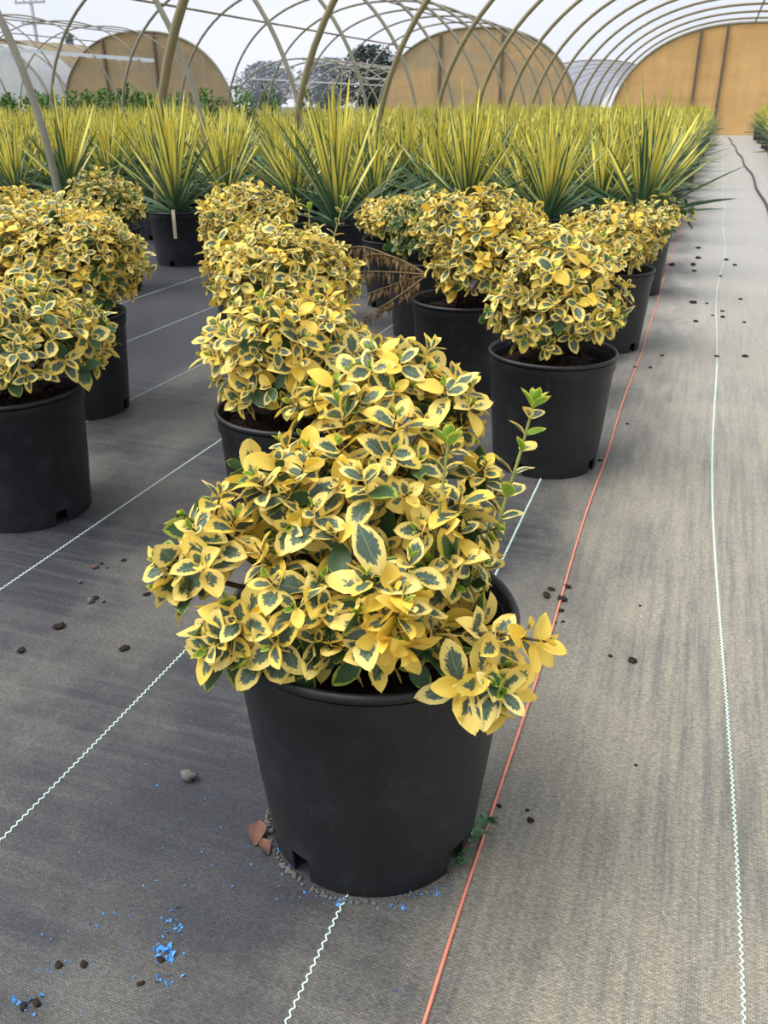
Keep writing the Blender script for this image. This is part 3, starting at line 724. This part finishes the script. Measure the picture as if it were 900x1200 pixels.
def yucca_leaves(rng, n, k=1.0):
    out = []
    for i in range(n):
        f = (i + .5) / n; a = i * 2.39996 + rng.uniform(-.3, .3)
        th = math.radians(3 + 80 * f ** 1.35 + rng.uniform(-8, 8))
        T = rng.choice(Y_IN if f < .36 else Y_MID if f < .62 else Y_OUT)
        d = np.array([math.sin(th) * math.cos(a), math.sin(th) * math.sin(a), math.cos(th)]); nrm = np.array([-math.cos(th) * math.cos(a), -math.cos(th) * math.sin(a), math.sin(th)]) + .35 * np.array([rng.gauss(0, 1) for _ in range(3)])
        out.append((T, np.array([.025 * f * math.cos(a), .025 * f * math.sin(a), .335 + .05 * (1 - f)]), blade_frame(d, nrm) * k * rng.uniform(.72, 1.06)))
    return out
def join_leaves(L, name):
    V = []; Fc = []; UV = []; PA = []; nn = 0
    for t, p, R in L:
        V.append(t['V'] @ R.T + p); Fc.append(t['F'] + nn); UV.append(t['uv']); PA.append(t['par']); nn += len(t['V'])
    return np.concatenate(V), np.concatenate(Fc), np.concatenate(UV), np.concatenate(PA)
rg = random.Random(23); YV = []
for i in range(6):
    J = join_leaves(yucca_leaves(rg, 50), 'foliage'); me = mesh_from('foliage', *J); me.materials.append(M['yucca']); YV.append((J, me))
heroes = [((-5.15, 6.45), 'yellow striped yucca at the far left, crossed by a grey hoop leg', 1.0),
          ((-3.52, 5.52), 'yellow striped yucca in black pot with a dry leaf hanging over its rim', .98),
          ((-2.20, 5.30), 'yellow striped yucca in black pot behind the shrub with upright shoots', 1.03),
          ((-1.62, 6.35), 'yellow striped yucca in the middle, behind the low gold shrub', 1.02),
          ((-.98, 6.05), 'small yellow striped yucca between the middle one and the path', .80),
          ((-.40, 6.30), 'large yellow striped yucca at the corner of the bed beside the path', 1.06)]
spots = [h[0] for h in heroes]
for hi, ((x, y), label, k) in enumerate(heroes):
    rg = random.Random(200 + hi); t = thing('potted_yucca', (x, y, 0), label, 'yucca'); add_pot(t, rg.uniform(0, 1))
    for T, p, R in yucca_leaves(rg, 58, k): link('leaf', T['me'], None, t, Matrix([[*R[q], p[q]] for q in range(3)] + [[0, 0, 0, 1]]))
    if hi == 1:
        pts = [gnd(203, 250, .37), gnd(210, 252, .36) , dep(216, 262, 5.45), dep(222, 283, 5.45)]
        V = []; 
        c0 = np.array([x, y, 0]); dv = unit(np.array([.45, -.9, 0])); sv = np.array([.9, .45, 0]) * .011
        for q in ((.08, .37), (.17, .385), (.205, .375), (.215, .30), (.222, .20)):
            p = dv * q[0] + UPZ * q[1]; V += [p - sv, p + sv]
        link('dry_leaf', mesh_from('dry_leaf', V, [(2 * i, 2 * i + 1, 2 * i + 3, 2 * i + 2) for i in range(4)]), M['straw'], t)
rg = random.Random(31); grid = []
for iy in range(40):
    y = 6.6 + iy * .62
    for ix in range(40):
        x = -.42 - ix * .66 - (.33 if iy % 2 else 0) + rg.uniform(-.08, .08); yy = y + rg.uniform(-.08, .08)
        if x < -.20 - .92 * yy - .6 or yy > 31: continue
        if yy < 7.4 and any(math.hypot(x - a, yy - c) < .52 for a, c in spots): continue
        if yy < 6.9 + .12 * max(0, -x - 3) * 0 and x > -.2: continue
        if x < -8 and yy > 17: continue
        if x < -14.2: continue
        if any(abs(x - hx) < .22 and min(abs(yy - (h0 + sp * i)) for i in range(12)) < .22 for hx, h0, sp in ((CM - AM, 5.26 * K, 2.325), (CN + AN, 6.1, 2.45))): continue
        grid.append((x, yy, 0))
right = []
for iy in range(26):
    for ix in range(3):
        right.append((1.28 + ix * .66 + rg.uniform(-.06, .06), 11.5 + iy * .85 + rg.uniform(-.08, .08), 1))
def seen(q):
    x, y, z = project(np.array([[q[0], q[1], .9]])); return -60 < x[0] < 960 and y[0] > -50
grid = [g for g in grid if seen(g)]; right = [g for g in right if seen(g)]
grid.sort(key=lambda g: math.hypot(g[0], g[1]))
ind = grid[:250] + right[:40]; rest = grid[250:] + right[40:]
for x, y, side in ind:
    k = rg.uniform(.80, .95)
    lab, grp = (('yellow striped potted yucca in the bed right of the path', 'yuccas right of the path') if side else
                ('yellow striped potted yucca in the outermost column of the bed along the path', 'yuccas lining the path') if x > -.75 else
                ('yellow striped potted yucca beyond the hoop legs, at the left under the neighbouring frame', 'yuccas under the neighbouring frame') if x < -3.9 else
                ('yellow striped potted yucca within the crowded bed behind the front yuccas', 'yuccas crowded in the bed'))
    t = thing('potted_yucca', (x, y, 0), lab, 'yucca', grp, rg.uniform(0, 6.28)); t.scale = (1, 1, k)
    add_pot(t); link('foliage', rg.choice(YV)[1], None, t)['kind'] = 'stuff'
VV = []; FF = []; UU = []; PP = []; nn = 0
for x, y, side in rest:
    (V, Fc, U, Pq), _ = rg.choice(YV); a = rg.uniform(0, 6.28); c, s = math.cos(a), math.sin(a); k = rg.uniform(.80, .95)
    Rz = np.array([[c, -s, 0], [s, c, 0], [0, 0, k]]); VV.append(V @ Rz.T + [x, y, 0]); FF.append(Fc + nn); UU.append(U); PP.append(Pq); nn += len(V)
o = link('yucca_rows', mesh_from('yucca_rows', np.concatenate(VV), np.concatenate(FF), np.concatenate(UU), np.concatenate(PP)), M['yucca'])
tag(o, 'distant mass of yellow yuccas filling the far bed to the end walls', 'yuccas', kind='stuff')
b = MB()
for x, y, side in rest:
    n = 8; V = [(x + r * math.cos(2 * PI * j / n), y + r * math.sin(2 * PI * j / n), z) for r, z in ((PB, 0), (PR, .36)) for j in range(n)]
    b.add(V, [(j, (j + 1) % n, n + (j + 1) % n, n + j) for j in range(n)] + [tuple(range(n, 2 * n))])
o = b.build('pot_rows', M['pot'], o); o['kind'] = 'stuff'

# ------------------------------------------------------------------ small things on the fabric
def clod(x, y, r, label, group, mat='clod', name='soil_clod', cat='soil', sq=.34, seed=0, n=6):
    p = gnd(x, y); rg = random.Random(seed + int(x * 7 + y)); b = MB(); b.blob((0, 0, r * sq * .8), r, rg, sq, n, .35)
    o = b.build(name, M[mat]); o.location = (p[0], p[1], 0); o.rotation_euler = (0, 0, rg.uniform(0, 6)); o.scale = (1, rg.uniform(.6, 1), 1)
    return tag(o, label, cat, group)
for x, y, r in ((787, 311, .030), (812, 311, .028), (818, 303, .026), (813, 318, .018), (818, 291, .022), (851, 305, .022), (861, 311, .018), (844, 324, .014), (812, 355, .022), (828, 356, .012), (846, 365, .014), (847, 372, .016), (835, 370, .010), (815, 377, .016), (872, 378, .012), (868, 351, .014), (840, 418, .012), (873, 418, .014), (762, 431, .010), (776, 417, .010), (745, 431, .010)):
    clod(x, y, r, 'dark soil crumb lying on the far pale path', 'soil crumbs on the far path')
for x, y, r in ((640, 699, .013), (646, 691, .009), (659, 703, .012), (657, 716, .008), (664, 688, .010), (650, 730, .006), (660, 729, .005)):
    clod(x, y, r, 'dark bark crumb gathered along the orange cord', 'bark crumbs by the orange cord')
for x, y, r in ((741, 775, .010), (715, 769, .005), (750, 710, .004), (745, 897, .004), (618, 950, .004), (622, 962, .006), (585, 945, .005), (596, 553, .01), (703, 540, .008), (735, 497, .007)):
    clod(x, y, r, 'small dark crumb on the tan dusty path', 'small crumbs on the near path')
for x, y, r in ((69, 735, .014), (146, 761, .012), (25, 763, .009), (172, 697, .010), (112, 701, .008), (122, 706, .005), (145, 657, .007), (119, 661, .005), (126, 666, .004), (98, 1042 - 912 + 1000, .006), (69, 1131, .006), (165, 1153, .005), (43, 1176, .007), (28, 1180, .007), (189, 1125, .005)):
    clod(x, y, r, 'dark crumb on the grey fabric left of the foreground pot', 'crumbs on the fabric at left')
for x, y, r in ((222, 914, .014),): clod(x, y, r, 'grey pebble alone on the fabric left of the foreground pot', None, 'stone', 'pebble', 'stone', .8, n=7)
for x, y, r in ((106, 706, .009), (94, 683, .006)): clod(x, y, r, 'light brown pebble on the fabric near the left pot', 'brown pebbles', 'stone', 'pebble', 'stone', .7)
clod(112, 666, .008, 'pinkish pebble on the fabric near the left pot', None, 'dryleaf', 'pebble', 'stone', .7)

rg = random.Random(41); b = MB()
def speck(p, r):
    V = [(p[0] + rg.uniform(-r, r), p[1] + rg.uniform(-r, r), rg.uniform(.0005, r * .6)) for _ in range(4)]
    V[3] = (V[3][0], V[3][1], r); V[0] = (V[0][0], V[0][1], .0002); b.add(V, [(0, 1, 2), (0, 1, 3), (1, 2, 3), (0, 2, 3)])
for (x, y, sx, sy, n, r) in ((192, 1118, 8, 8, 26, .0045), (205, 1085, 14, 22, 26, .003), (190, 1148, 16, 8, 12, .004), (30, 1176, 22, 10, 16, .004), (150, 1060, 120, 90, 46, .002), (80, 1130, 60, 40, 24, .002), (262, 1020, 50, 40, 26, .002), (235, 930, 60, 50, 18, .002), (150, 800, 80, 80, 10, .002), (500, 1045, 26, 12, 34, .0028), (465, 1065, 20, 8, 12, .003), (400, 1057, 12, 6, 16, .003), (375, 1050, 30, 10, 16, .002), (330, 1005, 20, 16, 12, .0025), (690, 800, 60, 60, 8, .002), (640, 880, 40, 60, 6, .002), (455, 1165, 30, 20, 3, .003)):
    for _ in range(n): speck(gnd(rg.gauss(x, sx * .6), rg.gauss(y, sy * .6)), r * rg.uniform(.6, 1.4))
tag(b.build('blue_granules', M['blue'], smooth=False), 'bright blue fertiliser granules scattered round the foreground pot', 'granules', kind='stuff')

# rotted dirt ring and dry leaf by the foreground pot
def curled_leaf(x, y, L, ang, label):
    p = gnd(x, y); V = []; Fc = []
    for i, u in enumerate(np.linspace(0, 1, 7)):
        w = L * .36 * math.sin(PI * (u * .9 + .05))
        for v in (-1, -.4, .4, 1): V.append((L * (u - .5), v * w, .004 + .35 * w * abs(v) ** 2 + .01 * math.sin(5 * u) * .4 + .012 * u))
    for i in range(6):
        for j in range(3): q = i * 4 + j; Fc.append((q, q + 1, q + 5, q + 4))
    V += [(a, bb, c - .0018) for a, bb, c in V]; n0 = 28; Fc += [tuple(n0 + k for k in f[::-1]) for f in Fc[:18]]
    o = link('dry_leaf', mesh_from('dry_leaf', V, Fc), M['dryleaf']); o.location = (p[0], p[1], 0); o.rotation_euler = (0, 0, ang); return tag(o, label, 'leaf')
curled_leaf(302, 980, .042, 1.9, 'larger reddish dry leaf against the base of the foreground pot')
curled_leaf(311, 996, .026, 2.4, 'smaller reddish dry leaf below the larger one at the pot base')
rg = random.Random(4); b = MB()
for i in range(90):
    a = math.radians(rg.uniform(195, 335)); r = PB + rg.uniform(.002, .010)
    b.blob((P1[0] + r * math.cos(a), P1[1] + r * math.sin(a), .001), rg.uniform(.002, .0045), rg, .6, 5, .4)
tag(b.build('dirt_ring', M['stone']), 'rim of gritty dirt round the base of the foreground pot', 'dirt', kind='stuff')

w = thing('weed', (*gnd(548, 985)[:2], 0), 'small creeping green weed beside the foreground pot and orange cord', 'weed')
wp = np.array([*gnd(548, 985)[:2], 0]); path = [gnd(x, y, z) - wp for x, y, z in ((537, 1012, .008), (543, 997, .016), (549, 985, .020), (556, 976, .020), (562, 969, .018), (569, 963, .014), (573, 962, .008))]
b = MB(); b.tube(path, [.0016, .0016, .0015, .0014, .0013, .001, .0008], 6); b.build('stem', M['weedstem'], w)
def weed_leaf_mesh():
    V = []; us = np.linspace(0, 1, 6)
    for u in us:
        hw = .30 * math.sin(PI * min(1, u * .92 + .06))
        for v in (-1, 0, 1): V.append((u, v * hw, .12 * abs(v) + .1 * u * (1 - u)))
    return mesh_from('leaf', V, [(i * 3 + j, i * 3 + j + 1, i * 3 + j + 4, i * 3 + j + 3) for i in range(5) for j in range(2)])
wl = weed_leaf_mesh(); wl.materials.append(M['weed']); rg = random.Random(6)
for i in range(26):
    f = rg.uniform(0, len(path) - 1.01) if i > 5 else rg.uniform(0, .4); j = int(f); p = path[j] * (1 - f + j) + path[j + 1] * (f - j)
    a = rg.uniform(0, 2 * PI); R = blade_frame(np.array([math.cos(a), math.sin(a), rg.uniform(.0, .5)]), UPZ + .3 * np.array([rg.gauss(0, 1) for _ in range(3)])) * rg.uniform(.016, .024)
    link('leaf', wl, None, w, Matrix([[*R[k], p[k] + (.004 if k == 2 else 0)] for k in range(3)] + [[0, 0, 0, 1]]))
